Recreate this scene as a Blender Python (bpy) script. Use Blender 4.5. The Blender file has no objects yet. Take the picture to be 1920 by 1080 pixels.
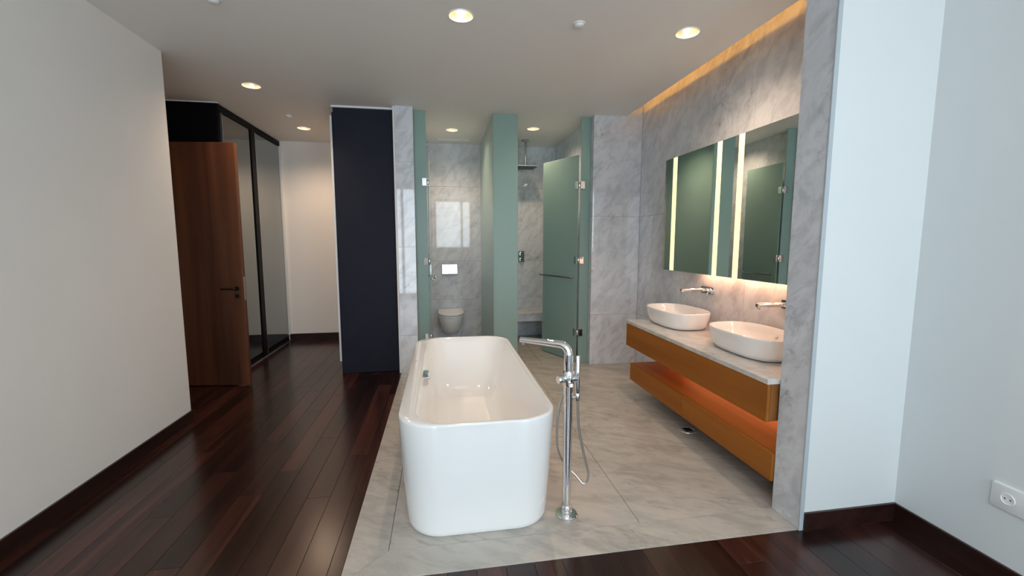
import bpy, bmesh, math, random
from mathutils import Vector, Matrix
random.seed(7)
S = bpy.context.scene
COL = S.collection

# ------------------------------------------------------------------ camera
cam_d = bpy.data.cameras.new('camera'); cam = bpy.data.objects.new('camera', cam_d); COL.objects.link(cam)
cam_d.sensor_width = 36.0; cam_d.lens = 808.0 / 1920.0 * 36.0; cam_d.clip_start = 0.02
YAW, PITCH = math.radians(9.3), math.radians(6.2)
cam.location = (0, 0, 1.5)
cam.rotation_euler = (math.pi / 2 - PITCH, 0, -YAW)
S.camera = cam

# ------------------------------------------------------------------ world, exposure
W = bpy.data.worlds.new('sky'); S.world = W; W.use_nodes = True
bg = W.node_tree.nodes['Background']
bg.inputs[0].default_value = (0.80, 0.895, 1.0, 1); bg.inputs[1].default_value = 10.8
S.view_settings.view_transform = 'Standard'; S.view_settings.look = 'None'
S.view_settings.exposure = 0.0; S.view_settings.gamma = 1.0; S.view_settings.use_curve_mapping = False
S.cycles.use_denoising = True
S.cycles.max_bounces = 12; S.cycles.diffuse_bounces = 6; S.cycles.glossy_bounces = 6
S.cycles.transparent_max_bounces = 12
S.cycles.caustics_reflective = False; S.cycles.caustics_refractive = False
S.cycles.sample_clamp_indirect = 6.0

CZ = 2.94          # ceiling height
YB = -2.0          # window wall behind the photographer

def portal(x0, x1, z0, z1):
    d = bpy.data.lights.new('window_portal', 'AREA'); d.shape = 'RECTANGLE'
    d.size = x1 - x0; d.size_y = z1 - z0; d.cycles.is_portal = True
    o = bpy.data.objects.new('window_portal', d); COL.objects.link(o)
    o.location = ((x0 + x1) / 2, YB - 0.16, (z0 + z1) / 2); o.rotation_euler = (math.radians(90), 0, 0)
WINS = [(-0.20, 1.05, 1.25, 2.90), (-1.45, -0.55, 0.06, 2.90), (1.32, 2.34, 0.06, 2.90)]  # third window is unseen, added and sized to light the wing wall
for w in WINS: portal(*w)

# ------------------------------------------------------------------ materials
def newmat(name):
    m = bpy.data.materials.new(name); m.use_nodes = True
    nt = m.node_tree; return m, nt, nt.nodes, nt.links, nt.nodes['Principled BSDF']
def plain(name, col, rough=0.5, metal=0.0, spec=0.5, noise=0.0, nscale=30, coat=0.0, bump=0.0):
    m, nt, N, L, b = newmat(name)
    b.inputs['Base Color'].default_value = (*col, 1); b.inputs['Roughness'].default_value = rough
    b.inputs['Metallic'].default_value = metal; b.inputs['Specular IOR Level'].default_value = spec
    b.inputs['Coat Weight'].default_value = coat
    if noise or bump:
        g = N.new('ShaderNodeNewGeometry'); t = N.new('ShaderNodeTexNoise'); t.inputs['Scale'].default_value = nscale
        t.inputs['Detail'].default_value = 4
        L.new(g.outputs['Position'], t.inputs['Vector'])
        if noise:
            r = N.new('ShaderNodeMapRange'); r.inputs[1].default_value = .3; r.inputs[2].default_value = .7
            r.inputs[3].default_value = 1 - noise; r.inputs[4].default_value = 1 + noise
            L.new(t.outputs[0], r.inputs[0])
            mx = N.new('ShaderNodeVectorMath'); mx.operation = 'SCALE'; mx.inputs[0].default_value = col
            L.new(r.outputs[0], mx.inputs['Scale']); L.new(mx.outputs[0], b.inputs['Base Color'])
        if bump:
            bp = N.new('ShaderNodeBump'); bp.inputs['Strength'].default_value = bump; bp.inputs['Distance'].default_value = .002
            L.new(t.outputs[0], bp.inputs['Height']); L.new(bp.outputs[0], b.inputs['Normal'])
    return m
def emit(name, col, strength):
    m, nt, N, L, b = newmat(name)
    b.inputs['Base Color'].default_value = (.8, .8, .8, 1)
    b.inputs['Emission Color'].default_value = (*col, 1); b.inputs['Emission Strength'].default_value = strength
    return m
def marble(name, light, dark, rough, seed=0.0, spec=0.5, contrast=1.0, along=(.55, -.50, .67)):
    """Carrara: streaks drawn out along one direction of the block, clouds, thin veins and flecks"""
    m, nt, N, L, b = newmat(name)
    g = N.new('ShaderNodeNewGeometry'); oi = N.new('ShaderNodeObjectInfo')
    mu = N.new('ShaderNodeMath'); mu.operation = 'MULTIPLY_ADD'; mu.inputs[1].default_value = 23.0; mu.inputs[2].default_value = seed
    L.new(oi.outputs['Random'], mu.inputs[0])
    ad = N.new('ShaderNodeVectorMath'); ad.operation = 'ADD'
    L.new(g.outputs['Position'], ad.inputs[0]); L.new(mu.outputs[0], ad.inputs[1])
    sv = Vector(along).normalized(); u = sv.cross(Vector((.2, 1, .1))).normalized(); v = sv.cross(u)
    def coords(ks, kc):
        cb = N.new('ShaderNodeCombineXYZ')
        for n, (ax, k) in enumerate(((sv, ks), (u, kc), (v, kc))):
            d = N.new('ShaderNodeVectorMath'); d.operation = 'DOT_PRODUCT'; d.inputs[1].default_value = ax * k
            L.new(ad.outputs[0], d.inputs[0]); L.new(d.outputs['Value'], cb.inputs[n])
        return cb.outputs[0]
    c1, c2 = coords(.62, 2.5), coords(1.1, 7.0)
    def noise(src, scale, detail, dist, rgh=.55):
        t = N.new('ShaderNodeTexNoise'); t.inputs['Scale'].default_value = scale; t.inputs['Detail'].default_value = detail
        t.inputs['Distortion'].default_value = dist; t.inputs['Roughness'].default_value = rgh
        L.new(src, t.inputs['Vector']); return t.outputs[0]
    def ramp(src, pts):
        r = N.new('ShaderNodeValToRGB'); e = r.color_ramp.elements
        e[0].position, e[0].color = pts[0][0], (pts[0][1],) * 3 + (1,)
        e[1].position, e[1].color = pts[-1][0], (pts[-1][1],) * 3 + (1,)
        for p, val in pts[1:-1]:
            x = e.new(p); x.color = (val, val, val, 1)
        L.new(src, r.inputs[0]); return r.outputs[0]
    cloud = ramp(noise(c1, 1.3, 10, .35, .66), [(.38, 0), (.64, 1)])
    streak = ramp(noise(c2, 1.6, 8, .5, .62), [(.45, 0), (.60, 1)])
    vein = ramp(noise(c1, 1.15, 8, .7, .60), [(.465, 0), (.498, 1), (.53, 0)])
    patch = ramp(noise(c1, .7, 3, .2), [(.42, 0), (.62, 1)])
    fleck = ramp(noise(c2, 4.2, 5, .9, .6), [(.595, 0), (.66, 1)])
    def mul(a, bb):
        x = N.new('ShaderNodeMath'); x.operation = 'MULTIPLY'; L.new(a, x.inputs[0]); L.new(bb, x.inputs[1]); return x.outputs[0]
    def acc(a, bb, fac):
        x = N.new('ShaderNodeMath'); x.operation = 'MULTIPLY_ADD'
        L.new(a, x.inputs[0]); x.inputs[1].default_value = fac * contrast
        if bb is not None: L.new(bb, x.inputs[2])
        else: x.inputs[2].default_value = 0
        x.use_clamp = True; return x.outputs[0]
    f = acc(cloud, None, .30); f = acc(streak, f, .34); f = acc(mul(vein, patch), f, .30); f = acc(mul(fleck, patch), f, .55)
    mx = N.new('ShaderNodeMix'); mx.data_type = 'RGBA'
    mx.inputs[6].default_value = (*light, 1); mx.inputs[7].default_value = (*dark, 1)
    L.new(f, mx.inputs[0]); L.new(mx.outputs[2], b.inputs['Base Color'])
    b.inputs['Roughness'].default_value = rough; b.inputs['Specular IOR Level'].default_value = spec
    return m
def wood(name, c1, c2, rough, axis='Y', scale=1.0, var=0.0, spec=0.5):
    m, nt, N, L, b = newmat(name)
    g = N.new('ShaderNodeNewGeometry'); oi = N.new('ShaderNodeObjectInfo')
    mu = N.new('ShaderNodeMath'); mu.operation = 'MULTIPLY'; mu.inputs[1].default_value = 31.0
    L.new(oi.outputs['Random'], mu.inputs[0])
    ad = N.new('ShaderNodeVectorMath'); ad.operation = 'ADD'
    L.new(g.outputs['Position'], ad.inputs[0]); L.new(mu.outputs[0], ad.inputs[1])
    mp = N.new('ShaderNodeMapping')
    s = [18 * scale] * 3; s['XYZ'.index(axis)] = 0.9 * scale; mp.inputs['Scale'].default_value = s
    L.new(ad.outputs[0], mp.inputs['Vector'])
    t = N.new('ShaderNodeTexNoise'); t.inputs['Scale'].default_value = 1.0; t.inputs['Detail'].default_value = 7; t.inputs['Distortion'].default_value = .6
    L.new(mp.outputs[0], t.inputs['Vector'])
    r = N.new('ShaderNodeValToRGB'); r.color_ramp.elements[0].position = .34; r.color_ramp.elements[1].position = .68
    r.color_ramp.elements[0].color = (*c1, 1); r.color_ramp.elements[1].color = (*c2, 1)
    L.new(t.outputs[0], r.inputs[0])
    if var:
        mr = N.new('ShaderNodeMapRange'); mr.inputs[3].default_value = 1 - var * .6; mr.inputs[4].default_value = 1 + var
        pw = N.new('ShaderNodeMath'); pw.operation = 'POWER'; pw.inputs[1].default_value = 2.0
        L.new(oi.outputs['Random'], pw.inputs[0]); L.new(pw.outputs[0], mr.inputs[0])
        sc = N.new('ShaderNodeVectorMath'); sc.operation = 'SCALE'
        L.new(r.outputs[0], sc.inputs[0]); L.new(mr.outputs[0], sc.inputs['Scale']); L.new(sc.outputs[0], b.inputs['Base Color'])
    else:
        L.new(r.outputs[0], b.inputs['Base Color'])
    b.inputs['Roughness'].default_value = rough; b.inputs['Specular IOR Level'].default_value = spec
    bp = N.new('ShaderNodeBump'); bp.inputs['Strength'].default_value = .08; bp.inputs['Distance'].default_value = .001
    L.new(t.outputs[0], bp.inputs['Height']); L.new(bp.outputs[0], b.inputs['Normal'])
    return m
def frosted(name, col):
    m = bpy.data.materials.new(name); m.use_nodes = True; nt = m.node_tree; N, L = nt.nodes, nt.links
    N.remove(N['Principled BSDF']); out = N['Material Output']
    d = N.new('ShaderNodeBsdfDiffuse'); d.inputs[0].default_value = (*[c * .95 for c in col], 1)
    t = N.new('ShaderNodeBsdfTranslucent'); t.inputs[0].default_value = (*col, 1)
    a = N.new('ShaderNodeMixShader'); a.inputs[0].default_value = .6
    L.new(d.outputs[0], a.inputs[1]); L.new(t.outputs[0], a.inputs[2])
    gl = N.new('ShaderNodeBsdfGlossy'); gl.inputs['Roughness'].default_value = .28; gl.inputs[0].default_value = (.9, .95, .93, 1)
    f = N.new('ShaderNodeFresnel'); f.inputs[0].default_value = 1.35
    n = N.new('ShaderNodeTexNoise'); n.inputs['Scale'].default_value = 260; g = N.new('ShaderNodeNewGeometry')
    L.new(g.outputs['Position'], n.inputs['Vector'])
    bp = N.new('ShaderNodeBump'); bp.inputs['Strength'].default_value = .05; bp.inputs['Distance'].default_value = .0005
    L.new(n.outputs[0], bp.inputs['Height']); L.new(bp.outputs[0], gl.inputs['Normal'])
    b = N.new('ShaderNodeMixShader'); L.new(f.outputs[0], b.inputs[0]); L.new(a.outputs[0], b.inputs[1]); L.new(gl.outputs[0], b.inputs[2])
    L.new(b.outputs[0], out.inputs[0]); return m
def clear_glass(name):
    m = bpy.data.materials.new(name); m.use_nodes = True; nt = m.node_tree; N, L = nt.nodes, nt.links
    N.remove(N['Principled BSDF']); out = N['Material Output']
    t = N.new('ShaderNodeBsdfTransparent'); t.inputs[0].default_value = (.97, .99, .98, 1)
    gl = N.new('ShaderNodeBsdfGlossy'); gl.inputs['Roughness'].default_value = 0.02
    a = N.new('ShaderNodeMixShader'); a.inputs[0].default_value = .06
    L.new(t.outputs[0], a.inputs[1]); L.new(gl.outputs[0], a.inputs[2]); L.new(a.outputs[0], out.inputs[0]); return m

WALL = plain('white_wall_paint_lifted', (.84, .805, .765), .55, noise=.012, nscale=2.0)  # wall white lifted and warmed; missing light is put into the colour
WALL_DIM = plain('white_wall_paint_dimmed', (.68, .70, .70), .5, noise=.012, nscale=2.0)  # wall white darkened and cooled so right wall and wing look less lit
CEIL = plain('ceiling_paint', (.86, .835, .805), .6, noise=.01, nscale=2.0)
MARBLE = marble('carrara_marble_wall', (.70, .725, .765), (.30, .32, .36), .035, contrast=.78)
MARBLE_F = marble('carrara_floor_lamp_tinted', (.53, .485, .43), (.27, .25, .225), .26, 3.1, .4, .9, (.8, -.42, .3))  # warm tint of the lamps is put into the marble's base colour
MARBLE_T = marble('carrara_marble_counter', (.66, .64, .62), (.36, .35, .34), .12, 5.3)
PLANK = wood('dark_merbau_planks', (.0125, .0040, .0031), (.047, .0138, .0088), .23, 'Y', 1.0, .8)
BASE = wood('dark_baseboard_wood', (.012, .004, .003), (.030, .010, .007), .3, 'Y', 1.0)
DOORW = wood('reddish_brown_door_veneer', (.045, .0135, .0065), (.125, .043, .018), .42, 'Z', .35)
VANW = wood('amber_brown_vanity_veneer', (.27, .088, .010), (.36, .125, .016), .5, 'Y', .5, spec=.25)
VANT = wood('vanity_carcass_veneer', (.19, .066, .010), (.25, .09, .016), .5, 'Y', .5)
SUB = plain('dark_subfloor', (.008, .005, .004), .8)
BLACK = plain('black_lacquer_panel', (.003, .003, .004), .5, spec=.10)
CHARC = plain('charcoal_navy_laminate', (.0175, .0195, .0310), .6, noise=.08, nscale=9, spec=.12)
DARKG = plain('dark_mirror_glass', (.30, .325, .325), .03, metal=1.0)
WHITE = plain('white_trim', (.78, .80, .82), .4)
CERAM = plain('white_acrylic', (.86, .855, .845), .10, coat=.3)
CERAM2 = plain('white_ceramic', (.86, .855, .85), .08, coat=.3)
PLAST = plain('white_plastic', (.80, .80, .79), .35)
CHROME = plain('polished_chrome', (.80, .80, .81), .05, metal=1.0)
STEEL = plain('brushed_steel', (.55, .55, .55), .28, metal=1.0)
BARM = plain('satin_dark_steel', (.30, .29, .28), .22, metal=1.0)
DRAINM = plain('polished_drain_ring', (.75, .75, .75), .22, metal=.5)
DARKM = plain('dark_bronze_metal', (.030, .026, .024), .35, metal=.8)
BLACKP = plain('black_rubber', (.010, .010, .010), .6)
MIRROR = plain('mirror_silver', (.80, .83, .81), .0, metal=1.0)
FROST = frosted('frosted_green_glass', (.59, .80, .75))
GEDGE = plain('pale_green_glass_edge', (.45, .62, .56), .15)
GLASS = clear_glass('window_glass')
REFL = plain('downlight_reflector', (.90, .80, .64), .38, metal=1.0)
LAMP = emit('halogen_lamp', (1.0, .78, .50), 45)
STRIP = emit('mirror_light_strip', (1.0, .76, .30), 1.1)
COVEL = emit('cove_led', (1.0, .47, .10), 26)
MIRL = emit('cabinet_led', (1.0, .50, .28), 20)
SHELFL = emit('shelf_led', (1.0, .33, .10), 22)
EDGE = plain('shaded_edge_trim', (.42, .46, .49), .35)  # trim's shading is put into its grey-blue colour
COVE = plain('bounce_damping_cove_lining', (.22, .21, .20), .8)  # unseen cove lining, made dark to cut bounced light

# ------------------------------------------------------------------ mesh helpers
def wloc(o):
    v = Vector((0, 0, 0))
    while o is not None:
        v = v + o.location; o = o.parent
    return v
def obj(name, bm, mat, parent=None, smooth=False, kind=None, label=None, cat=None, group=None, at=None):
    """bm is in world coordinates; the object's origin goes to its parent's origin, or to `at`"""
    bmesh.ops.recalc_face_normals(bm, faces=bm.faces[:])
    if at is None:
        at = wloc(parent) if parent else None
    if at is None:
        lo = Vector([min(v.co[i] for v in bm.verts) for i in range(3)]); hi = Vector([max(v.co[i] for v in bm.verts) for i in range(3)])
        at = Vector(((lo.x + hi.x) / 2, (lo.y + hi.y) / 2, lo.z))
    bmesh.ops.translate(bm, verts=bm.verts[:], vec=-Vector(at))
    me = bpy.data.meshes.new(name); bm.to_mesh(me); bm.free()
    if smooth:
        for p in me.polygons: p.use_smooth = True
        if smooth != 'all': me.set_sharp_from_angle(angle=math.radians(38))
    me.materials.append(mat)
    o = bpy.data.objects.new(name, me); COL.objects.link(o)
    if parent: o.parent = parent; o.location = Vector(at) - wloc(parent)
    else: o.location = at
    tag(o, label, cat, group, kind)
    return o
def tag(o, label=None, cat=None, group=None, kind=None):
    if label: o['label'] = label
    if cat: o['category'] = cat
    if group: o['group'] = group
    if kind: o['kind'] = kind
    return o
def thing(name, loc, label, cat, group=None):
    o = bpy.data.objects.new(name, None); COL.objects.link(o); o.location = loc; o.empty_display_size = .1
    return tag(o, label, cat, group)
def bx(bm, x0, x1, y0, y1, z0, z1, M=None):
    vs = [bm.verts.new((x, y, z)) for x in (x0, x1) for y in (y0, y1) for z in (z0, z1)]
    if M:
        for v in vs: v.co = M @ v.co
    for f in ((0, 1, 3, 2), (4, 6, 7, 5), (0, 4, 5, 1), (2, 3, 7, 6), (0, 2, 6, 4), (1, 5, 7, 3)): bm.faces.new([vs[i] for i in f])
    return vs
def box(x0, x1, y0, y1, z0, z1, bev=0.0, seg=1, M=None):
    bm = bmesh.new(); bx(bm, x0, x1, y0, y1, z0, z1)
    if bev: bmesh.ops.bevel(bm, geom=bm.edges[:], offset=bev, segments=seg, profile=.5, affect='EDGES')
    if M: bmesh.ops.transform(bm, matrix=M, verts=bm.verts[:])
    return bm
def boxes(lst):
    bm = bmesh.new()
    for b in lst: bx(bm, *b)
    return bm
def frame_of(d):
    d = d.normalized(); a = Vector((0, 0, 1)) if abs(d.z) < .9 else Vector((1, 0, 0))
    u = d.cross(a).normalized(); return u, d.cross(u).normalized()
def tube(bm, pts, r, n=14, cap=True):
    pts = [Vector(p) for p in pts]; rs = r if isinstance(r, (list, tuple)) else [r] * len(pts)
    u = None; rings = []
    for i, p in enumerate(pts):
        d = (pts[min(i + 1, len(pts) - 1)] - pts[max(i - 1, 0)]).normalized()
        if u is None: u, v = frame_of(d)
        else:
            u = (u - d * u.dot(d)).normalized(); v = d.cross(u)
        rings.append([bm.verts.new(p + (u * math.cos(2 * math.pi * k / n) + v * math.sin(2 * math.pi * k / n)) * rs[i]) for k in range(n)])
    for a, b in zip(rings, rings[1:]):
        for k in range(n): bm.faces.new((a[k], a[(k + 1) % n], b[(k + 1) % n], b[k]))
    if cap:
        bm.faces.new(rings[0][::-1]); bm.faces.new(rings[-1])
    return bm
def cyl(p, q, r, n=20, r2=None):
    """closed rod with softened ends"""
    p, q = Vector(p), Vector(q); d = (q - p); l = d.length; d = d / l; r2 = r if r2 is None else r2
    e = min(.0025, r * .25, l * .25)
    return tube(bmesh.new(), [p, p + d * 1e-5, p + d * e, q - d * e, q - d * 1e-5, q], [max(r - e, r * .1), r - e * .7, r, r2, r2 - e * .7, max(r2 - e, r2 * .1)], n)
def spline(pts, k=8):
    pts = [Vector(p) for p in pts]; out = []
    P = [2 * pts[0] - pts[1]] + pts + [2 * pts[-1] - pts[-2]]
    for i in range(1, len(P) - 2):
        a, b, c, d = P[i - 1:i + 3]
        for j in range(k):
            t = j / k
            out.append(.5 * ((2 * b) + (-a + c) * t + (2 * a - 5 * b + 4 * c - d) * t * t + (-a + 3 * b - 3 * c + d) * t ** 3))
    out.append(pts[-1]); return out
def rrect(x0, x1, y0, y1, r, z, n=10):
    r = min(r, (x1 - x0) / 2 - 1e-4, (y1 - y0) / 2 - 1e-4); out = []
    for cx, cy, a0 in ((x1 - r, y1 - r, 0), (x0 + r, y1 - r, 90), (x0 + r, y0 + r, 180), (x1 - r, y0 + r, 270)):
        for k in range(n + 1):
            a = math.radians(a0 + 90 * k / n); out.append(Vector((cx + r * math.cos(a), cy + r * math.sin(a), z)))
    return out
def selip(cx, cy, a, b, e, z, n=56):
    out = []
    for k in range(n):
        t = 2 * math.pi * k / n; c, s = math.cos(t), math.sin(t)
        out.append(Vector((cx + a * math.copysign(abs(c) ** (2 / e), c), cy + b * math.copysign(abs(s) ** (2 / e), s), z)))
    return out
def loft(rings, cap0=True, cap1=True):
    bm = bmesh.new(); R = [[bm.verts.new(p) for p in r] for r in rings]; n = len(R[0])
    for a, b in zip(R, R[1:]):
        for k in range(n): bm.faces.new((a[k], a[(k + 1) % n], b[(k + 1) % n], b[k]))
    if cap0: bm.faces.new(R[0][::-1])
    if cap1: bm.faces.new(R[-1])
    return bm
def copy_tree(o, parent=None):
    c = o.copy(); COL.objects.link(c); c.parent = parent
    for ch in list(o.children): copy_tree(ch, c)
    return c
def struct(name, bm, mat, parent=None, **k):
    return obj(name, bm, mat, parent, kind=None if parent else 'structure', **k)
def panel_grid(parent, axis, pos, thick, us, zs, mat=MARBLE, gap=.0018, name='marble_panel'):
    """marble slabs with open joints; axis 'Y': face at y=pos (faces -Y), 'X': face at x=pos, thickness grows to pos+thick"""
    for u0, u1 in us:
        for z0, z1 in zs:
            a, b, c, d = u0 + gap / 2, u1 - gap / 2, z0 + gap / 2, z1 - gap / 2
            p0, p1 = min(pos, pos + thick), max(pos, pos + thick)
            bm = box(a, b, p0, p1, c, d, .0009) if axis == 'Y' else box(p0, p1, a, b, c, d, .0009)
            obj(name, bm, mat, parent)

# ================================================================== STRUCTURE
# ---- wooden floor: sub-base and single planks
fl = struct('floor', boxes([(-3.5, -0.47, YB, 7.0, -.08, -.012), (-0.47, 2.4, YB, 1.834, -.08, -.012)]), SUB,
            label='dark reddish-brown plank floor of the bedroom and hallway')
PW = .1345; x = -0.671 - PW * 21
cols = []
while x < 2.397:
    cols.append((x, x + PW)); x += PW
cols += []
def plank(x0, x1, y0, y1):
    if x1 - x0 < .02 or y1 - y0 < .03: return
    obj('plank', box(x0 + .0006, x1 - .0006, y0 + .0006, y1 - .0006, -.012, 0, .0009), PLANK, fl)
for i, (x0, x1) in enumerate(cols):
    x0, x1 = max(x0, -3.49), min(x1, 2.396)
    y = YB - random.uniform(0, 1.1)
    joints = []
    while y < 6.9:
        joints.append(y); y += random.choice((1.1, 1.3, 1.5, 1.7))
    if abs(x0 + 1.0745) < .02: joints = [-2, -.1, 1.38, 2.883, 4.3, 5.7]
    if abs(x0 + .94) < .02: joints = [-2, -.6, .75, 2.006, 3.35, 4.7, 6.2]
    joints = [j for j in joints if abs(j - 1.834) > .16 and j < 6.6]
    joints.append(6.9)
    for a, b in zip(joints, joints[1:]):
        a, b = max(a, YB), min(b, 6.89)
        if b <= a: continue
        if x1 < -0.47: plank(x0, x1, a, b)
        elif x0 < -0.47:
            if a < 1.834:
                plank(x0, x1, a, min(b, 1.834))
            if b > 1.834: plank(x0, -0.471, max(a, 1.834), b)
        else:
            if a < 1.834: plank(x0, x1, a, min(b, 1.834))

# ---- marble floor: bordered platform with tiles
mf = struct('floor_marble', boxes([(-0.47, 2.5, 1.834, 7.0, -.08, -.012)]), SUB, label='grey marble floor of the open bathroom')
def poly_tile(pts):
    bm = bmesh.new(); a = [bm.verts.new((px, py, -.012)) for px, py in pts]; b = [bm.verts.new((px, py, .003)) for px, py in pts]
    bm.faces.new(a[::-1]); bm.faces.new(b); n = len(pts)
    for k in range(n): bm.faces.new((a[k], a[(k + 1) % n], b[(k + 1) % n], b[k]))
    bmesh.ops.bevel(bm, geom=bm.edges[:], offset=.0009, segments=1, affect='EDGES')
    obj('marble_tile', bm, MARBLE_F, mf)
g = .0012
poly_tile([(-.47, 1.834), (-.278 - g, 2.018 - g * 1.0), (-.278 - g, 4.92), (-.47, 4.92)])
poly_tile([(-.47 + 2 * g, 1.834), (1.832, 1.834), (1.815, 2.018 - g), (-.278 + g, 2.018 - g)])
for x0, x1 in ((-.278, 1.022), (1.022, 2.35)):
    for y0, y1 in ((2.018, 3.55), (3.55, 5.03)):
        poly_tile([(x0 + g, y0 + g), (x1 - g, y0 + g), (x1 - g, y1 - g), (x0 + g, y1 - g)])
for x0, x1 in ((-.278, .61), (.61, 1.2), (1.2, 1.77)):
    for y0, y1 in ((5.03, 5.85), (5.85, 6.66)):
        poly_tile([(x0 + g, y0 + g), (x1 - g, y0 + g), (x1 - g, y1 - g), (x0 + g, y1 - g)])

# ---- ceiling with round openings for the downlights and a cove slot over the vanity
DL = [(0.151, 2.953, .080), (1.714, 2.927, .078), (-1.716, 4.522, .078), (-1.705, 6.059, .078), (0.163, 5.834, .080), (1.197, 5.61, .078)]
bm = bmesh.new()
def ceil_rect(x0, x1, y0, y1):
    xs, ys = {x0, x1}, {y0, y1}; inside = [d for d in DL if x0 < d[0] < x1 and y0 < d[1] < y1]
    for dx, dy, r in inside:
        xs |= {dx - .15, dx + .15}; ys |= {dy - .15, dy + .15}
    xs, ys = sorted(xs), sorted(ys); n = 40
    for a, b in zip(xs, xs[1:]):
        for c, d in zip(ys, ys[1:]):
            hit = [h for h in inside if abs((a + b) / 2 - h[0]) < 1e-6 and abs((c + d) / 2 - h[1]) < 1e-6]
            if not hit:
                bm.faces.new([bm.verts.new(p) for p in ((a, c, CZ), (a, d, CZ), (b, d, CZ), (b, c, CZ))]); continue
            hx, hy, r = hit[0]; h = .15; sq, ci, up = [], [], []
            for k in range(n):
                t = 2 * math.pi * k / n; cs, sn = math.cos(t), math.sin(t); m = max(abs(cs), abs(sn))
                sq.append(bm.verts.new((hx + h * cs / m, hy + h * sn / m, CZ))); ci.append(bm.verts.new((hx + r * cs, hy + r * sn, CZ)))
                up.append(bm.verts.new((hx + r * cs, hy + r * sn, CZ + .13)))
            for k in range(n):
                j = (k + 1) % n; bm.faces.new((sq[k], sq[j], ci[j], ci[k])); bm.faces.new((ci[k], ci[j], up[j], up[k]))
            bm.faces.new(up)
for r in ((-0.9, 2.15, YB, 2.2), (-3.5, -0.9, YB, 3.9), (-3.5, -0.9, 3.9, 5.3), (-3.5, -0.9, 5.3, 7.0), (-0.9, 0.9, 2.2, 4.9), (0.9, 2.15, 2.2, 4.9),
          (-0.9, 0.7, 4.9, 7.0), (0.7, 2.5, 4.9, 7.0), (2.15, 2.5, YB, 2.018)): ceil_rect(*r)
bmesh.ops.remove_doubles(bm, verts=bm.verts[:], dist=1e-5)
bx(bm, -3.5, 2.5, YB - .15, 7.0, 3.18, 3.22)                       # slab above
bx(bm, 1.95, 2.149, 2.018, 4.9, CZ + .0005, CZ + .02)
bx(bm, 2.142, 2.149, 2.018, 4.9, CZ + .02, CZ + .031)
ce = struct('ceiling', bm, CEIL, label='off-white ceiling with recessed downlights and lit cove')
obj('cove_housing', boxes([(1.93, 1.95, 2.018, 4.9, CZ + .001, 3.179), (1.95, 2.372, 2.018, 4.9, 3.16, 3.179)]), COVE, ce)

# ---- room walls
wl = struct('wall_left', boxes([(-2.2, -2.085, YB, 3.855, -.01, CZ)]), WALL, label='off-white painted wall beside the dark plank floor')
struct('baseboard_left', boxes([(-2.085, -2.072, YB, 3.868, 0, .097), (-2.2, -2.085, 3.855, 3.868, 0, .097)]), BASE)
struct('wall_right', boxes([(2.397, 2.5, YB, 1.84, -.01, CZ)]), WALL_DIM, label='white painted wall with the electrical socket')
struct('baseboard_right', boxes([(2.384, 2.397, YB, 1.83, 0, .097)]), BASE)
ww = struct('wall_wing', boxes([(1.835, 2.5, 1.83, 2.018, -.01, CZ)]), WALL_DIM, label='white wing wall with marble-clad end beside the vanity')
obj('edge_trim', box(1.812, 1.836, 1.824, 1.835, 0, CZ, .002), EDGE, ww)
panel_grid(ww, 'X', 1.815, .02, [(1.834, 2.018)], [(.003, CZ)])
struct('baseboard_wing', boxes([(1.836, 2.384, 1.817, 1.83, 0, .097)]), BASE)
# vanity wall
wv = struct('wall_vanity', boxes([(2.372, 2.5, 2.018, 4.92, -.01, 3.18)]), SUB, label='grey marble-clad wall behind the double vanity')
panel_grid(wv, 'X', 2.35, .022, [(2.018, 3.03), (3.03, 4.90)], [(.003, .62), (.62, 1.79), (1.79, 3.158)])
wp = struct('wall_shower_side', boxes([(1.79, 2.5, 4.922, 7.0, -.01, 3.18)]), SUB, label='marble pier between vanity wall and shower')
panel_grid(wp, 'Y', 4.90, .022, [(1.757, 2.35)], [(.003, .62), (.62, 1.79), (1.79, 3.158)])
panel_grid(wp, 'X', 1.765, .025, [(4.923, 6.65)], [(.003, .62), (.62, 1.79), (1.79, CZ)])
wb = struct('wall_bath_back', boxes([(-.30, 1.79, 6.672, 7.0, -.01, CZ)]), SUB, label='polished grey marble back wall of toilet and shower')
panel_grid(wb, 'Y', 6.65, .022, [(-.278, .61), (.61, 1.765)], [(.003, .61), (.61, 1.20), (1.20, 2.313), (2.313, CZ)])
wc = struct('wall_core', boxes([(-1.12, -.492, 5.062, 6.90, -.01, CZ), (-.492, -.30, 4.944, 7.0, -.01, CZ)]), WALL,
            label='wall block between hallway and toilet cubicle with a marble-faced end')
panel_grid(wc, 'Y', 4.92, .022, [(-.47, -.278)], [(.003, .44), (.44, 1.437), (1.437, 2.358), (2.358, CZ)])
panel_grid(wc, 'X', -.278, -.022, [(4.943, 6.65)], [(.003, .61), (.61, 1.79), (1.79, CZ)])
struct('baseboard_core', boxes([(-1.133, -1.12, 5.13, 6.86, 0, .10)]), BASE)
# hallway
struct('wall_hall_end', boxes([(-3.5, -.492, 6.88, 7.0, -.01, CZ)]), WALL, label='white end wall of the hallway')
struct('baseboard_hall', boxes([(-2.28, -1.12, 6.867, 6.88, 0, .105)]), BASE)
struct('wall_entry', boxes([(-3.6, -3.5, YB, 7.0, -.01, CZ), (-3.5, -2.2, 3.5, 3.62, -.01, CZ)]), WALL, label='entry lobby walls behind the open wooden door')
struct('trim_1', box(-3.3, -2.275, 5.100, 5.118, CZ - .010, CZ), WHITE)
struct('trim_2', box(-1.135, -.472, 5.012, 5.03, CZ - .018, CZ, .002), WHITE)
struct('trim_3', box(-1.165, -1.135, 5.075, 5.125, .13, 2.85, .002), WHITE)
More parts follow.
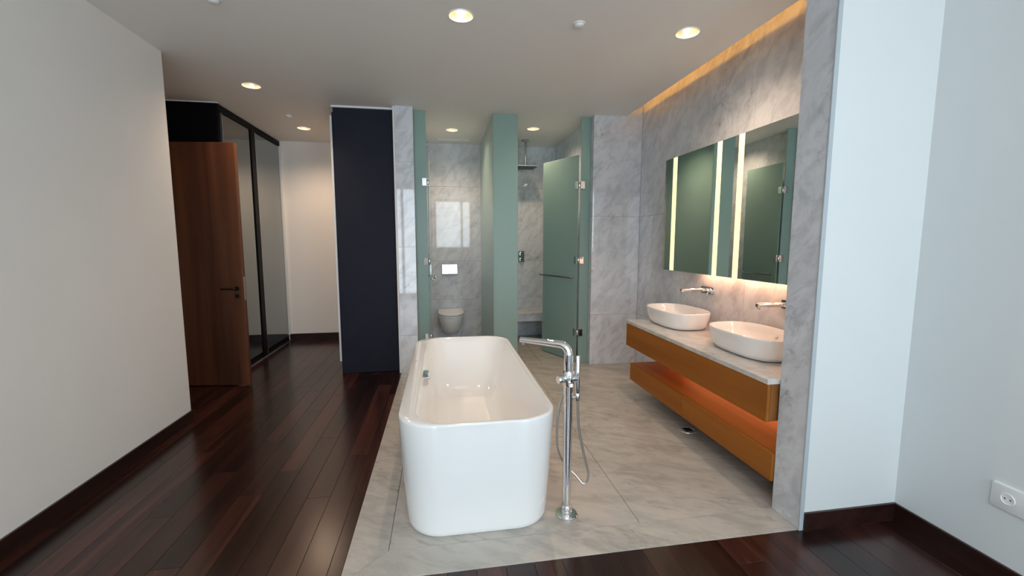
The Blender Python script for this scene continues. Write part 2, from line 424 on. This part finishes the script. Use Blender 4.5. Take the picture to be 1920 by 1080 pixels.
# window wall behind the photographer
ys0, ys1 = YB - .15, YB
lst = []
xs = sorted({-2.3, 2.5} | {w[0] for w in WINS} | {w[1] for w in WINS})
for a, b in zip(xs, xs[1:]):
    w = [q for q in WINS if q[0] <= a and b <= q[1]]
    if w:
        lst += [(a, b, ys0, ys1, -.08, w[0][2]), (a, b, ys0, ys1, w[0][3], CZ)]
    else: lst.append((a, b, ys0, ys1, -.08, CZ))
struct('wall_window', boxes(lst), WALL, label='white wall with tall windows opposite the bathroom')
for n, (a, b, c, d) in enumerate(WINS, 1):
    f = .045; mid = {1: .73}.get(n, (a + b) / 2)
    fr = struct(f'window_{n}', boxes([(a, a + f, ys0 + .05, ys1 - .03, c, d), (b - f, b, ys0 + .05, ys1 - .03, c, d), (a + f, b - f, ys0 + .05, ys1 - .03, c, c + f),
                 (a + f, b - f, ys0 + .05, ys1 - .03, d - f, d), (mid - .035, mid + .035, ys0 + .05, ys1 - .03, c + f, d - f)]), STEEL)
    obj('pane', box(a + f, mid - .035, ys0 + .08, ys0 + .086, c + f, d - f), GLASS, fr)
    obj('pane', box(mid + .035, b - f, ys0 + .08, ys0 + .086, c + f, d - f), GLASS, fr)

# ================================================================== WARDROBE, DARK PANEL, WOOD DOOR
wd = thing('wardrobe', (-2.8, 6.0, 0), 'black built-in wardrobe with dark glass sliding doors along the hallway', 'wardrobe')
obj('body', boxes([(-3.3, -2.32, 5.12, 6.86, 0, CZ - .012)]), BLACK, wd)
obj('end_panel', box(-3.32, -2.28, 5.10, 5.12, 0, CZ - .012, .002), BLACK, wd)
obj('top_rail', box(-2.32, -2.275, 5.12, 6.86, 2.86, CZ - .012, .003), BLACK, wd)
obj('plinth', box(-2.32, -2.285, 5.12, 6.86, 0, .028, .002), BLACK, wd)
obj('bottom_track', box(-2.284, -2.272, 5.12, 6.86, 0, .010, .001), STEEL, wd)
for y0, y1, off in ((5.19, 5.875, .0), (6.02, 6.83, .0)):
    dr = obj('sliding_door', box(-2.318, -2.292, y0 - .03, y1 + .03, .03, 2.86, .002), BLACK, wd)
    obj('glass_panel', box(-2.294, -2.284, y0, y1, .085, 2.85, .001), DARKG, dr)
    obj('handle_profile', box(-2.296, -2.276, y0 - .012, y0, .03, 2.855, .001), STEEL, dr)
obj('stile', box(-2.315, -2.272, 5.88, 6.00, .025, 2.86, .003), BLACK, wd)
obj('side_trim', box(-2.31, -2.262, 6.835, 6.875, .10, 2.86, .003), WHITE, wd)

dp = thing('wall_panel', (-.8, 5.03, 0), 'charcoal navy full-height panel between hallway and marble pier', 'panel')
obj('panel_board', box(-1.12, -.472, 5.03, 5.06, .002, CZ - .02, .002), CHARC, dp)
obj('panel_edge', box(-1.137, -1.119, 5.045, 5.075, .002, CZ - .06, .002), CHARC, dp)

ang = math.atan2(-.11, .90)
MD = Matrix.Translation((-2.885, 4.87, 0)) @ Matrix.Rotation(ang, 4, 'Z')
L_ = .905
d1 = struct('door_1', box(0, L_, -.022, .022, .012, 2.465, .002, M=MD), DOORW, at=(-2.885, 4.87, 0), label='reddish-brown wooden door standing open in front of the wardrobe')
hd = obj('door_handle', cyl(MD @ Vector((L_ - .065, -.022, 1.02)), MD @ Vector((L_ - .065, -.03, 1.02)), .025), DARKM, d1, smooth=True)
b2 = tube(bmesh.new(), spline([MD @ Vector(p) for p in ((L_ - .065, -.028, 1.02), (L_ - .065, -.06, 1.02), (L_ - .085, -.068, 1.02), (L_ - .20, -.066, 1.02))], 6), .009)
obj('lever', b2, DARKM, hd, smooth=True)
obj('keyhole_plate', box(L_ - .088, L_ - .042, -.030, -.021, .925, .965, .004, M=MD), DARKM, d1)
obj('lock_plate', box(L_ - .001, L_ + .002, -.012, .012, .90, 1.14, .001, M=MD), STEEL, d1)
for z in (.25, 1.25, 2.2): obj('hinge', cyl(MD @ Vector((-.006, .022, z)), MD @ Vector((-.006, .022, z + .1)), .008), DARKM, d1, smooth=True)

# ================================================================== BATH
bt = thing('bathtub', (.18, 3.06, .003), 'large white freestanding bathtub with rounded corners on the marble floor', 'bathtub')
TX0, TX1, TY0, TY1, TZ = -.240, .600, 2.055, 4.05, .600
R = []
for z, ins, r in ((.003, .060, .17), (.010, .046, .18), (.030, .038, .19), (.10, .032, .20), (.30, .017, .205), (.50, .004, .21), (.585, .0, .21), (.595, .002, .21), (TZ, .007, .205)):
    R.append(rrect(TX0 + ins, TX1 - ins, TY0 + ins * .35, TY1 - ins, r, z, 14))
for z, l, rt, f, bk, r in ((TZ, .075, .022, .024, .026, .195), (TZ - .002, .086, .026, .028, .03, .19), (TZ - .010, .094, .031, .034, .036, .185), (.55, .108, .042, .05, .05, .18),
                          (.40, .135, .075, .11, .10, .17), (.25, .165, .115, .20, .17, .16), (.17, .19, .15, .27, .23, .15), (.145, .22, .18, .31, .27, .13), (.137, .26, .22, .37, .33, .10)):
    R.append(rrect(TX0 + l, TX1 - rt, TY0 + f, TY1 - bk, r, z, 14))
obj('tub_shell', loft(R), CERAM, bt, smooth='all')
ov = obj('overflow', loft([rrect(-.085, .085, -.034, .034, .016, z, 5) for z in (-.02, .018, .023)]), CHROME, bt, smooth=True, at=(0, 0, 0))
ov.location = Vector((TX0 + .112, 3.02, .540)) - bt.location; 
ov.rotation_euler = Matrix(((0, 0, 1), (1, 0, 0), (0, 1, 0))).to_euler()
obj('overflow_knob', cyl((TX0 + .130, 3.02, .540), (TX0 + .146, 3.02, .540), .012), STEEL, bt, smooth=True)
obj('waste_plug', cyl((.18, 3.1, .137), (.18, 3.1, .143), .032), CHROME, bt, smooth=True)
obj('rim_button', cyl((TX0 + .04, 3.25, TZ), (TX0 + .04, 3.25, TZ + .002), .006), STEEL, bt, smooth=True)

# ---- floor-standing bath mixer
FX, FY = .656, 2.150
ft = thing('bath_mixer', (FX, FY, .003), 'tall chrome floor-standing mixer tap beside the bathtub', 'tap')
obj('base_plate', loft([selip(FX, FY, r, r, 2, z, 40) for z, r in ((.003, .060), (.010, .060), (.013, .057), (.014, .02))]), CHROME, ft, smooth=True)
obj('collar', cyl((FX, FY, .013), (FX, FY, .06), .029), CHROME, ft, smooth=True)
SD = Vector((-.80, .60, 0)).normalized()
el = [Vector((FX, FY, .05)), Vector((FX, FY, .5)), Vector((FX, FY, .905))]
for k in range(1, 8):
    t = math.pi / 2 * k / 7; el.append(Vector((FX, FY, .905)) + SD * .05 * (1 - math.cos(t)) + Vector((0, 0, .05 * math.sin(t))))
col_o = obj('column', tube(bmesh.new(), el[:3], .0240, 28), CHROME, ft, smooth=True)
sp = el[2:] + [el[-1] + SD * .10, el[-1] + SD * .235]
spo = obj('spout', tube(bmesh.new(), sp, [.0240] + [.0215] * (len(sp) - 3) + [.0180, .0150], 28), CHROME, ft, smooth=True)
tip = sp[-1] - SD * .02
obj('aerator', cyl(tip, tip - Vector((0, 0, .028)), .011), STEEL, spo, smooth=True)
mb = obj('mixer_body', cyl((FX, FY, .735), (FX, FY, .815), .031), CHROME, ft, smooth=True)
obj('valve', cyl((FX + .045, FY - .005, .775), (FX - .036, FY - .004, .775), .022), CHROME, mb, smooth=True)
obj('control_knob', cyl((FX - .034, FY - .010, .775), (FX - .062, FY - .018, .775), .022), CHROME, ft, smooth=True)
obj('diverter', cyl((FX, FY - .02, .752), (FX, FY - .052, .752), .012), CHROME, ft, smooth=True)
HX, HY = FX + .054, FY + .005
obj('holder', tube(bmesh.new(), [(FX, FY, .668), (HX - .006, HY, .668)], .008), CHROME, ft, smooth=True)
obj('holder_cup', cyl((HX, HY, .645), (HX, HY, .69), .0125), CHROME, ft, smooth=True)
obj('hand_shower', cyl((HX, HY, .655), (HX - .001, HY, .895), .0115), CHROME, ft, smooth=True)
hose = spline([(HX, HY, .65), (HX + .003, HY, .60), (HX + .012, HY, .48), (HX + .045, HY - .004, .32), (HX + .066, HY - .008, .235), (HX + .060, HY - .006, .185), (HX + .038, HY, .172), (HX + .0, HY + .02, .215),
               (FX - .005, HY + .05, .275), (FX - .042, HY + .045, .37), (FX - .046, HY + .042, .50), (FX - .032, HY + .036, .62), (FX - .004, HY + .028, .73), (FX, HY + .016, .752)], 8)
obj('hose', tube(bmesh.new(), hose, .0066, 10), STEEL, ft, smooth=True)

# ================================================================== VANITY
VY0, VY1 = 2.030, 3.860
vc = thing('vanity_cabinet', (2.05, 2.945, .505), 'amber-brown wall-hung vanity cabinet under the marble countertop', 'cabinet')
obj('carcass', box(1.772, 2.349, VY0, VY1, .508, .718, .001), VANT, vc)
obj('drawer_front', box(1.752, 1.771, VY0, VY1, .505, .719, .0015), VANW, vc)
obj('light_strip', box(2.30, 2.33, VY0 + .15, VY1 - .18, .498, .5075), SHELFL, vc)
vl = thing('drawer_unit', (2.07, 2.945, .16), 'low amber-brown wall-hung drawer box below the vanity cabinet', 'drawer unit')
obj('carcass', box(1.822, 2.349, VY0 - .008, VY1 - .002, .165, .318, .001), VANT, vl)
for y0, y1 in ((VY0 - .008, 2.9385), (2.9415, VY1 - .002)):
    obj('drawer_front', box(1.800, 1.819, y0, y1, .16, .322, .0015), VANW, vl)
obj('top_board', box(1.823, 2.349, VY0 - .008, VY1 - .002, .319, .323, .001), VANW, vl)
obj('countertop', box(1.746, 2.349, VY0 - .004, VY1 + .005, .7195, .7495, .002), MARBLE_T, label='pale marble countertop carrying the two white washbasins', cat='countertop')

# basins
def basin():
    b = thing('washbasin', (0, 0, 0), '', '')
    E = 2.9; R = []
    for z, a, bb in ((.0, .163, .272), (.004, .172, .282), (.03, .186, .300), (.08, .198, .316), (.135, .205, .326), (.143, .2045, .3255), (.146, .2015, .3225), (.143, .198, .319),
                     (.10, .189, .308), (.05, .170, .282), (.030, .136, .235), (.024, .06, .11)):
        R.append(selip(0, 0, a, bb, E, z))
    obj('bowl', loft(R), CERAM2, b, smooth='all')
    obj('foot_ring', loft([selip(0, 0, .150, .252, E, z) for z in (-.004, .001)]), BLACKP, b)
    obj('waste', cyl((0, 0, .022), (0, 0, .030), .03), CHROME, b, smooth=True)
    obj('overflow_hole', cyl((.172, 0, .085), (.182, 0, .088), .009), STEEL, b, smooth=True)
    return b
b1 = basin(); b2_ = copy_tree(b1)
b1.location = (2.085, 3.545, .754); b2_.location = (2.085, 2.575, .754)
tag(b1, 'white oval vessel washbasin at the far end of the countertop', 'washbasin', 'vessel basins on the countertop')
tag(b2_, 'white oval vessel washbasin nearest the marble wing wall', 'washbasin', 'vessel basins on the countertop')

def wall_tap():
    t = thing('wall_tap', (0, 0, 0), '', '')
    bm = loft([[Vector((x, p.x, p.y)) for p in rrect(-.145, .035, -.030, .030, .008, 0, 5)] for x in (0, -.012, -.014)])
    obj('wall_plate', bm, CHROME, t, smooth=True)
    s = obj('spout', tube(bmesh.new(), [(-.012, 0, .0), (-.222, 0, .0), (-.234, 0, .0)], [.0165, .0155, .012], 20), CHROME, t, smooth=True)
    obj('aerator', cyl((-.218, 0, -.010), (-.218, 0, -.030), .010), STEEL, s, smooth=True)
    h = obj('handle', cyl((-.012, -.09, 0), (-.045, -.09, 0), .018), CHROME, t, smooth=True)
    obj('lever', cyl((-.034, -.09, -.010), (-.038, -.09, -.048), .005), CHROME, h, smooth=True)
    return t
t1 = wall_tap(); t2 = copy_tree(t1)
t1.location = (2.350, 3.545, 1.065); t2.location = (2.350, 2.60, 1.065)
tag(t1, 'chrome wall-mounted tap over the far washbasin', 'tap', 'wall taps above the basins')
tag(t2, 'chrome wall-mounted tap half hidden by the wing wall', 'tap', 'wall taps above the basins')

# mirror cabinet
MX, MY0, MY1, MZ0, MZ1 = 2.130, 2.035, 3.920, 1.228, 2.262
mc = thing('mirror_cabinet', (2.24, 2.97, MZ0), 'long mirror cabinet with glowing vertical light strips above the basins', 'mirror')
obj('cabinet_body', box(MX + .007, 2.349, MY0, MY1, MZ0, MZ1, .001), WHITE, mc)
ST = [(3.712, 3.782), (3.078, 3.136), (2.830, 2.890), (2.19, 2.25)]
cuts = [MY0] + [v for s in sorted(ST) for v in s] + [MY1]
for a, b in zip(cuts[0::2], cuts[1::2]):
    obj('mirror_panel', box(MX, MX + .006, a, b, MZ0, MZ1), MIRROR, mc)
for a, b in ST: obj('light_strip', box(MX - .0005, MX + .006, a, b, MZ0 + .001, MZ1 - .001), STRIP, mc)
obj('under_light', box(2.28, 2.31, MY0 + .1, MY1 - .35, MZ0 - .007, MZ0), MIRL, mc)

# cove light
obj('cove_light_strip', box(2.050, 2.066, 2.05, 4.86, CZ + .0205, CZ + .034), COVEL, label='amber light strip hidden in the ceiling cove above the mirror', cat='light')

# ================================================================== GLASS CUBICLES
GY = 5.03
def glass(name, bm, **k): return obj(name, bm, FROST, **k)
gp = thing('fixed_glass_screen', (-.208, GY, .003), 'narrow frosted fixed glass strip beside the marble pier of the toilet cubicle', 'glass panel')
obj('pane', box(-.277, -.150, GY + .025, GY + .035, .004, CZ - .001, .0015), FROST, gp)
gp2 = thing('fixed_glass_screen', (1.695, GY, .003), 'narrow frosted fixed glass strip beside the marble pier of the shower', 'glass panel')
obj('pane', box(1.649, 1.764, GY - .012, GY - .002, .004, CZ - .001, .0015), FROST, gp2)
gd = thing('glass_divider', (.61, 5.8, .003), 'full-height frosted glass partition between toilet and shower', 'glass panel')
obj('front_pane', box(.604, .892, GY, GY + .010, .004, CZ - .001, .0015), FROST, gd)
obj('side_pane', box(.604, .614, GY + .011, 6.649, .004, CZ - .001, .0015), FROST, gd)

def glass_door(name, hinge, free, hgt, side, label, fixed_dx, screen):
    """hinge, free: floor points; side: which side of hinge->free the bar stands on (+1 left)"""
    h, f = Vector((*hinge, 0)), Vector((*free, 0)); d = (f - h); l = d.length; d.normalize()
    a = math.atan2(d.y, d.x); M = Matrix.Translation((h.x, h.y, 0)) @ Matrix.Rotation(a, 4, 'Z')
    t = thing(name, (h.x, h.y, .012), label, 'glass door')
    obj('door_pane', box(.0165, l, -.005, .005, .014, hgt, .0015, M=M), FROST, t)
    obj('edge_strip', box(l + .0005, l + .0035, -.005, .005, .014, hgt, .001, M=M), GEDGE, t)
    for z in (.38, 1.27, 2.165):
        hg = obj('hinge', box(.0165, .066, -.013, .013, z - .045, z + .045, .003, M=M), CHROME, t)
        MF = Matrix.Translation((h.x, h.y, 0))
        x0, x1 = sorted((fixed_dx * .0125, fixed_dx * .066))
        obj('hinge_clamp', box(x0, x1, -.013, .013, z - .045, z + .045, .003, M=MF), CHROME, screen)
        obj('hinge_pin', cyl(Vector((h.x, h.y, z - .03)), Vector((h.x, h.y, z + .03)), .010), CHROME, hg, smooth=True)
    s = side * .05; z = 1.055
    br = obj('towel_bar', cyl(M @ Vector((.05, s, z)), M @ Vector((l + .01, s, z)), .0095), BARM, t, smooth=True)
    for u in (.11, l - .08): obj('bar_mount', cyl(M @ Vector((u, side * .005, z)), M @ Vector((u, s, z)), .008), CHROME, br, smooth=True)
    obj('door_knob', cyl(M @ Vector((l - .08, -side * .005, z)), M @ Vector((l - .08, -side * .035, z)), .014), CHROME, t, smooth=True)
    return t
glass_door('shower_door', (1.634, GY - .007), (1.350, 5.655), 2.515, 1, 'frosted glass shower door swung inwards with a chrome towel bar', 1, gp2)
glass_door('toilet_door', (-.134, GY + .030), (-.137, 5.74), 2.515, -1, 'frosted glass toilet door swung inwards and seen edge-on', -1, gp)

# ================================================================== TOILET AND SHOWER FITTINGS
def dring(cx, w, yf, yb, z, n=20):
    """D outline: elliptical front, straight sides and back"""
    L = min(w * 1.25, (yb - yf) * .75); out = []
    for k in range(n + 1):
        a = math.pi * k / n; out.append(Vector((cx - w * math.cos(a), yf + L - L * math.sin(a) ** .9 if 0 < k < n else yf + L, z)))
    for k in range(1, 5): out.append(Vector((cx + w, yf + L + (yb - yf - L) * k / 4, z)))
    for k in range(1, 5): out.append(Vector((cx + w - 2 * w * k / 5, yb, z)))
    for k in range(0, 4): out.append(Vector((cx - w, yb - (yb - yf - L) * k / 4, z)))
    return out
tl = thing('toilet', (.13, 6.4, .12), 'white wall-hung toilet with closed lid on the marble back wall', 'toilet')
TC = .130
obj('bowl', loft([dring(TC, w, yf, 6.649, z) for z, w, yf in ((.12, .09, 6.36), (.13, .105, 6.33), (.20, .125, 6.25), (.30, .160, 6.16), (.37, .180, 6.115), (.40, .185, 6.105), (.405, .180, 6.11))]), CERAM2, tl, smooth=True)
obj('seat', loft([dring(TC, w, yf, 6.60, z) for z, w, yf in ((.408, .185, 6.105), (.412, .188, 6.10), (.428, .188, 6.10), (.432, .185, 6.105))]), PLAST, tl, smooth=True)
obj('lid', loft([dring(TC, w, yf, 6.60, z) for z, w, yf in ((.436, .186, 6.105), (.440, .190, 6.10), (.458, .190, 6.10), (.468, .182, 6.115), (.472, .16, 6.15))]), PLAST, tl, smooth=True)
for sx in (-.09, .09): obj('lid_hinge', cyl((TC + sx - .02, 6.615, .44), (TC + sx + .02, 6.615, .44), .012), CHROME, tl, smooth=True)
fp = thing('flush_plate', (.12, 6.645, 1.0), 'chrome dual flush plate on the marble above the toilet', 'flush plate')
obj('plate', box(.003, .243, 6.640, 6.649, .997, 1.155, .003), CHROME, fp)
MT = Matrix.Translation((0, 6.638, 1.076)) @ Matrix.Rotation(math.radians(-6), 4, 'X')
for x0, x1 in ((.010, .116), (.122, .236)): obj('button', box(x0, x1, -.006, .006, -.070, .070, .002, M=MT), CHROME, fp)

sb = thing('shower_bench', (1.19, 6.4, .32), 'floating marble bench at the back of the shower', 'bench')
obj('bench_top', box(.616, 1.764, 6.15, 6.649, .420, .447, .002), MARBLE_T, sb)
obj('bench_front', box(.616, 1.764, 6.155, 6.175, .322, .419, .001), MARBLE, sb)
obj('bench_core', box(.616, 1.764, 6.176, 6.649, .322, .419), SUB, sb)

sh = thing('rain_shower', (1.22, 6.26, 2.60), 'square chrome rain shower head hanging from the ceiling', 'shower head')
obj('ceiling_flange', cyl((1.22, 6.26, CZ - .018), (1.22, 6.26, CZ), .055, 28), STEEL, sh, smooth=True)
obj('drop_pipe', cyl((1.22, 6.26, 2.585), (1.22, 6.26, CZ - .01), .0125), STEEL, sh, smooth=True)
obj('swivel', cyl((1.22, 6.26, 2.565), (1.22, 6.26, 2.595), .022), STEEL, sh, smooth=True)
pl = obj('spray_plate', box(1.065, 1.375, 6.105, 6.415, 2.552, 2.566, .003), STEEL, sh)
obj('nozzle_field', box(1.08, 1.36, 6.12, 6.40, 2.549, 2.553, .001), plain('nozzle_rubber', (.10, .11, .11), .5, noise=.6, nscale=120), pl)
sv = thing('shower_valve', (1.235, 6.64, 1.2), 'small chrome shower control plate on the shower back wall', 'shower valve')
obj('plate', box(1.19, 1.285, 6.640, 6.649, 1.175, 1.345, .003), CHROME, sv)
for z in (1.215, 1.305): obj('knob', cyl((1.237, 6.641, z), (1.237, 6.60, z), .026), CHROME, sv, smooth=True)

# floor drain
fd = thing('floor_drain', (1.915, 3.025, .003), 'round chrome floor drain under the vanity', 'drain')
obj('outer_ring', loft([selip(1.915, 3.025, r, r, 2, z, 36) for z, r in ((.003, .068), (.007, .066), (.008, .050), (.0045, .047))], True, True), DRAINM, fd, smooth=True)
obj('grate', boxes([(1.915 - .03, 1.915 + .03, 3.025 + k * .014 - .003, 3.025 + k * .014 + .003, .005, .0085) for k in (-2, -1, 0, 1, 2)]), BLACKP, fd)

# ================================================================== CEILING FITTINGS
DLN = ['round recessed downlight above the bathtub', 'round recessed downlight near the vanity cove', 'round recessed downlight over the hallway by the open wooden door',
       'round recessed downlight at the end of the hallway', 'round recessed downlight in the toilet cubicle ceiling', 'round recessed downlight in the shower ceiling']
def downlight(r):
    t = thing('downlight', (0, 0, 0), '', '')
    n = 40
    obj('trim_ring', loft([selip(0, 0, a, a, 2, z, n) for z, a in ((0, r + .004), (-.004, r + .003), (-.005, r - .002), (.002, r - .006))], False, False), WHITE, t, smooth=True)
    obj('reflector', loft([selip(0, 0, a, a, 2, z, n) for z, a in ((-.002, r - .005), (.03, r - .013), (.07, r - .032), (.085, r - .048))], False, True), REFL, t, smooth='all')
    obj('lamp', tube(bmesh.new(), [(0, 0, .082), (0, 0, .04), (0, 0, .034)], [.014, .014, .006], 14), LAMP, t, smooth=True)
    return t
d0 = downlight(.079)
for i, (x, y, r) in enumerate(DL):
    d = d0 if i == 0 else copy_tree(d0)
    d.location = (x, y, CZ); tag(d, DLN[i], 'downlight', 'recessed ceiling downlights')
    l = bpy.data.lights.new('downlight_beam', 'SPOT'); l.energy = (36, 22, 28, 28, 20, 20)[i]; l.color = (1.0, .73, .51); l.spot_size = math.radians(150); l.spot_blend = 1.0; l.shadow_soft_size = .03
    lo = bpy.data.objects.new('downlight_beam', l); COL.objects.link(lo); lo.parent = d; lo.location = (0, 0, .028)
def detector():
    t = thing('ceiling_detector', (0, 0, 0), '', '')
    obj('base', loft([selip(0, 0, a, a, 2, z, 32) for z, a in ((0, .040), (-.006, .040), (-.008, .036))], True, True), PLAST, t, smooth=True)
    obj('dome', loft([selip(0, 0, a, a, 2, z, 32) for z, a in ((-.007, .032), (-.016, .030), (-.022, .022), (-.025, .010))]), PLAST, t, smooth='all')
    return t
q = detector()
for i, (x, y, lb) in enumerate(((.933, 2.928, 'small white round ceiling sensor between the two bathroom downlights'), (-1.712, 5.51, 'small white round ceiling sensor in the hallway'),
                                (-1.318, 3.00, 'small white round ceiling sensor above the bedroom plank floor'))):
    o = q if i == 0 else copy_tree(q)
    o.location = (x, y, CZ); tag(o, lb, 'ceiling sensor', 'white ceiling sensors')
av = thing('air_vent', (.20, 6.42, CZ), 'slim white ceiling air vent in the toilet cubicle', 'vent')
obj('vent_frame', boxes([(-.02, .42, 6.38, 6.39, CZ - .006, CZ), (-.02, .42, 6.45, 6.46, CZ - .006, CZ), (-.02, -.01, 6.39, 6.45, CZ - .006, CZ), (.41, .42, 6.39, 6.45, CZ - .006, CZ)]), WHITE, av)
for k in range(3): obj('slat', box(-.01, .41, 6.40 + k * .018, 6.408 + k * .018, CZ - .005, CZ - .001), WHITE, av)

# ================================================================== SOCKET
so = thing('wall_socket', (2.397, 1.34, .34), 'white double electrical socket on the white wall above the baseboard', 'socket')
bmv = loft([[Vector((x, p.x, p.y)) for p in rrect(1.235 + i, 1.437 - i, .338 + i, .452 - i, .012, 0, 5)] for x, i in ((2.397, 0), (2.390, 0), (2.387, .003))])
obj('face_plate', bmv, PLAST, so, smooth=True)
for y in (1.378, 1.294):
    # round recessed well with two pins
    rg = obj('socket_well', loft([[Vector((x, y + a * math.cos(2 * math.pi * k / 32), .395 + a * math.sin(2 * math.pi * k / 32))) for k in range(32)] for x, a in ((2.3875, .026), (2.384, .025), (2.384, .0215), (2.3868, .0205))]), PLAST, so, smooth=True)
    for dy in (-.0095, .0095): obj('pin_hole', cyl((2.3872, y + dy, .395), (2.3862, y + dy, .395), .0032), BLACKP, rg)
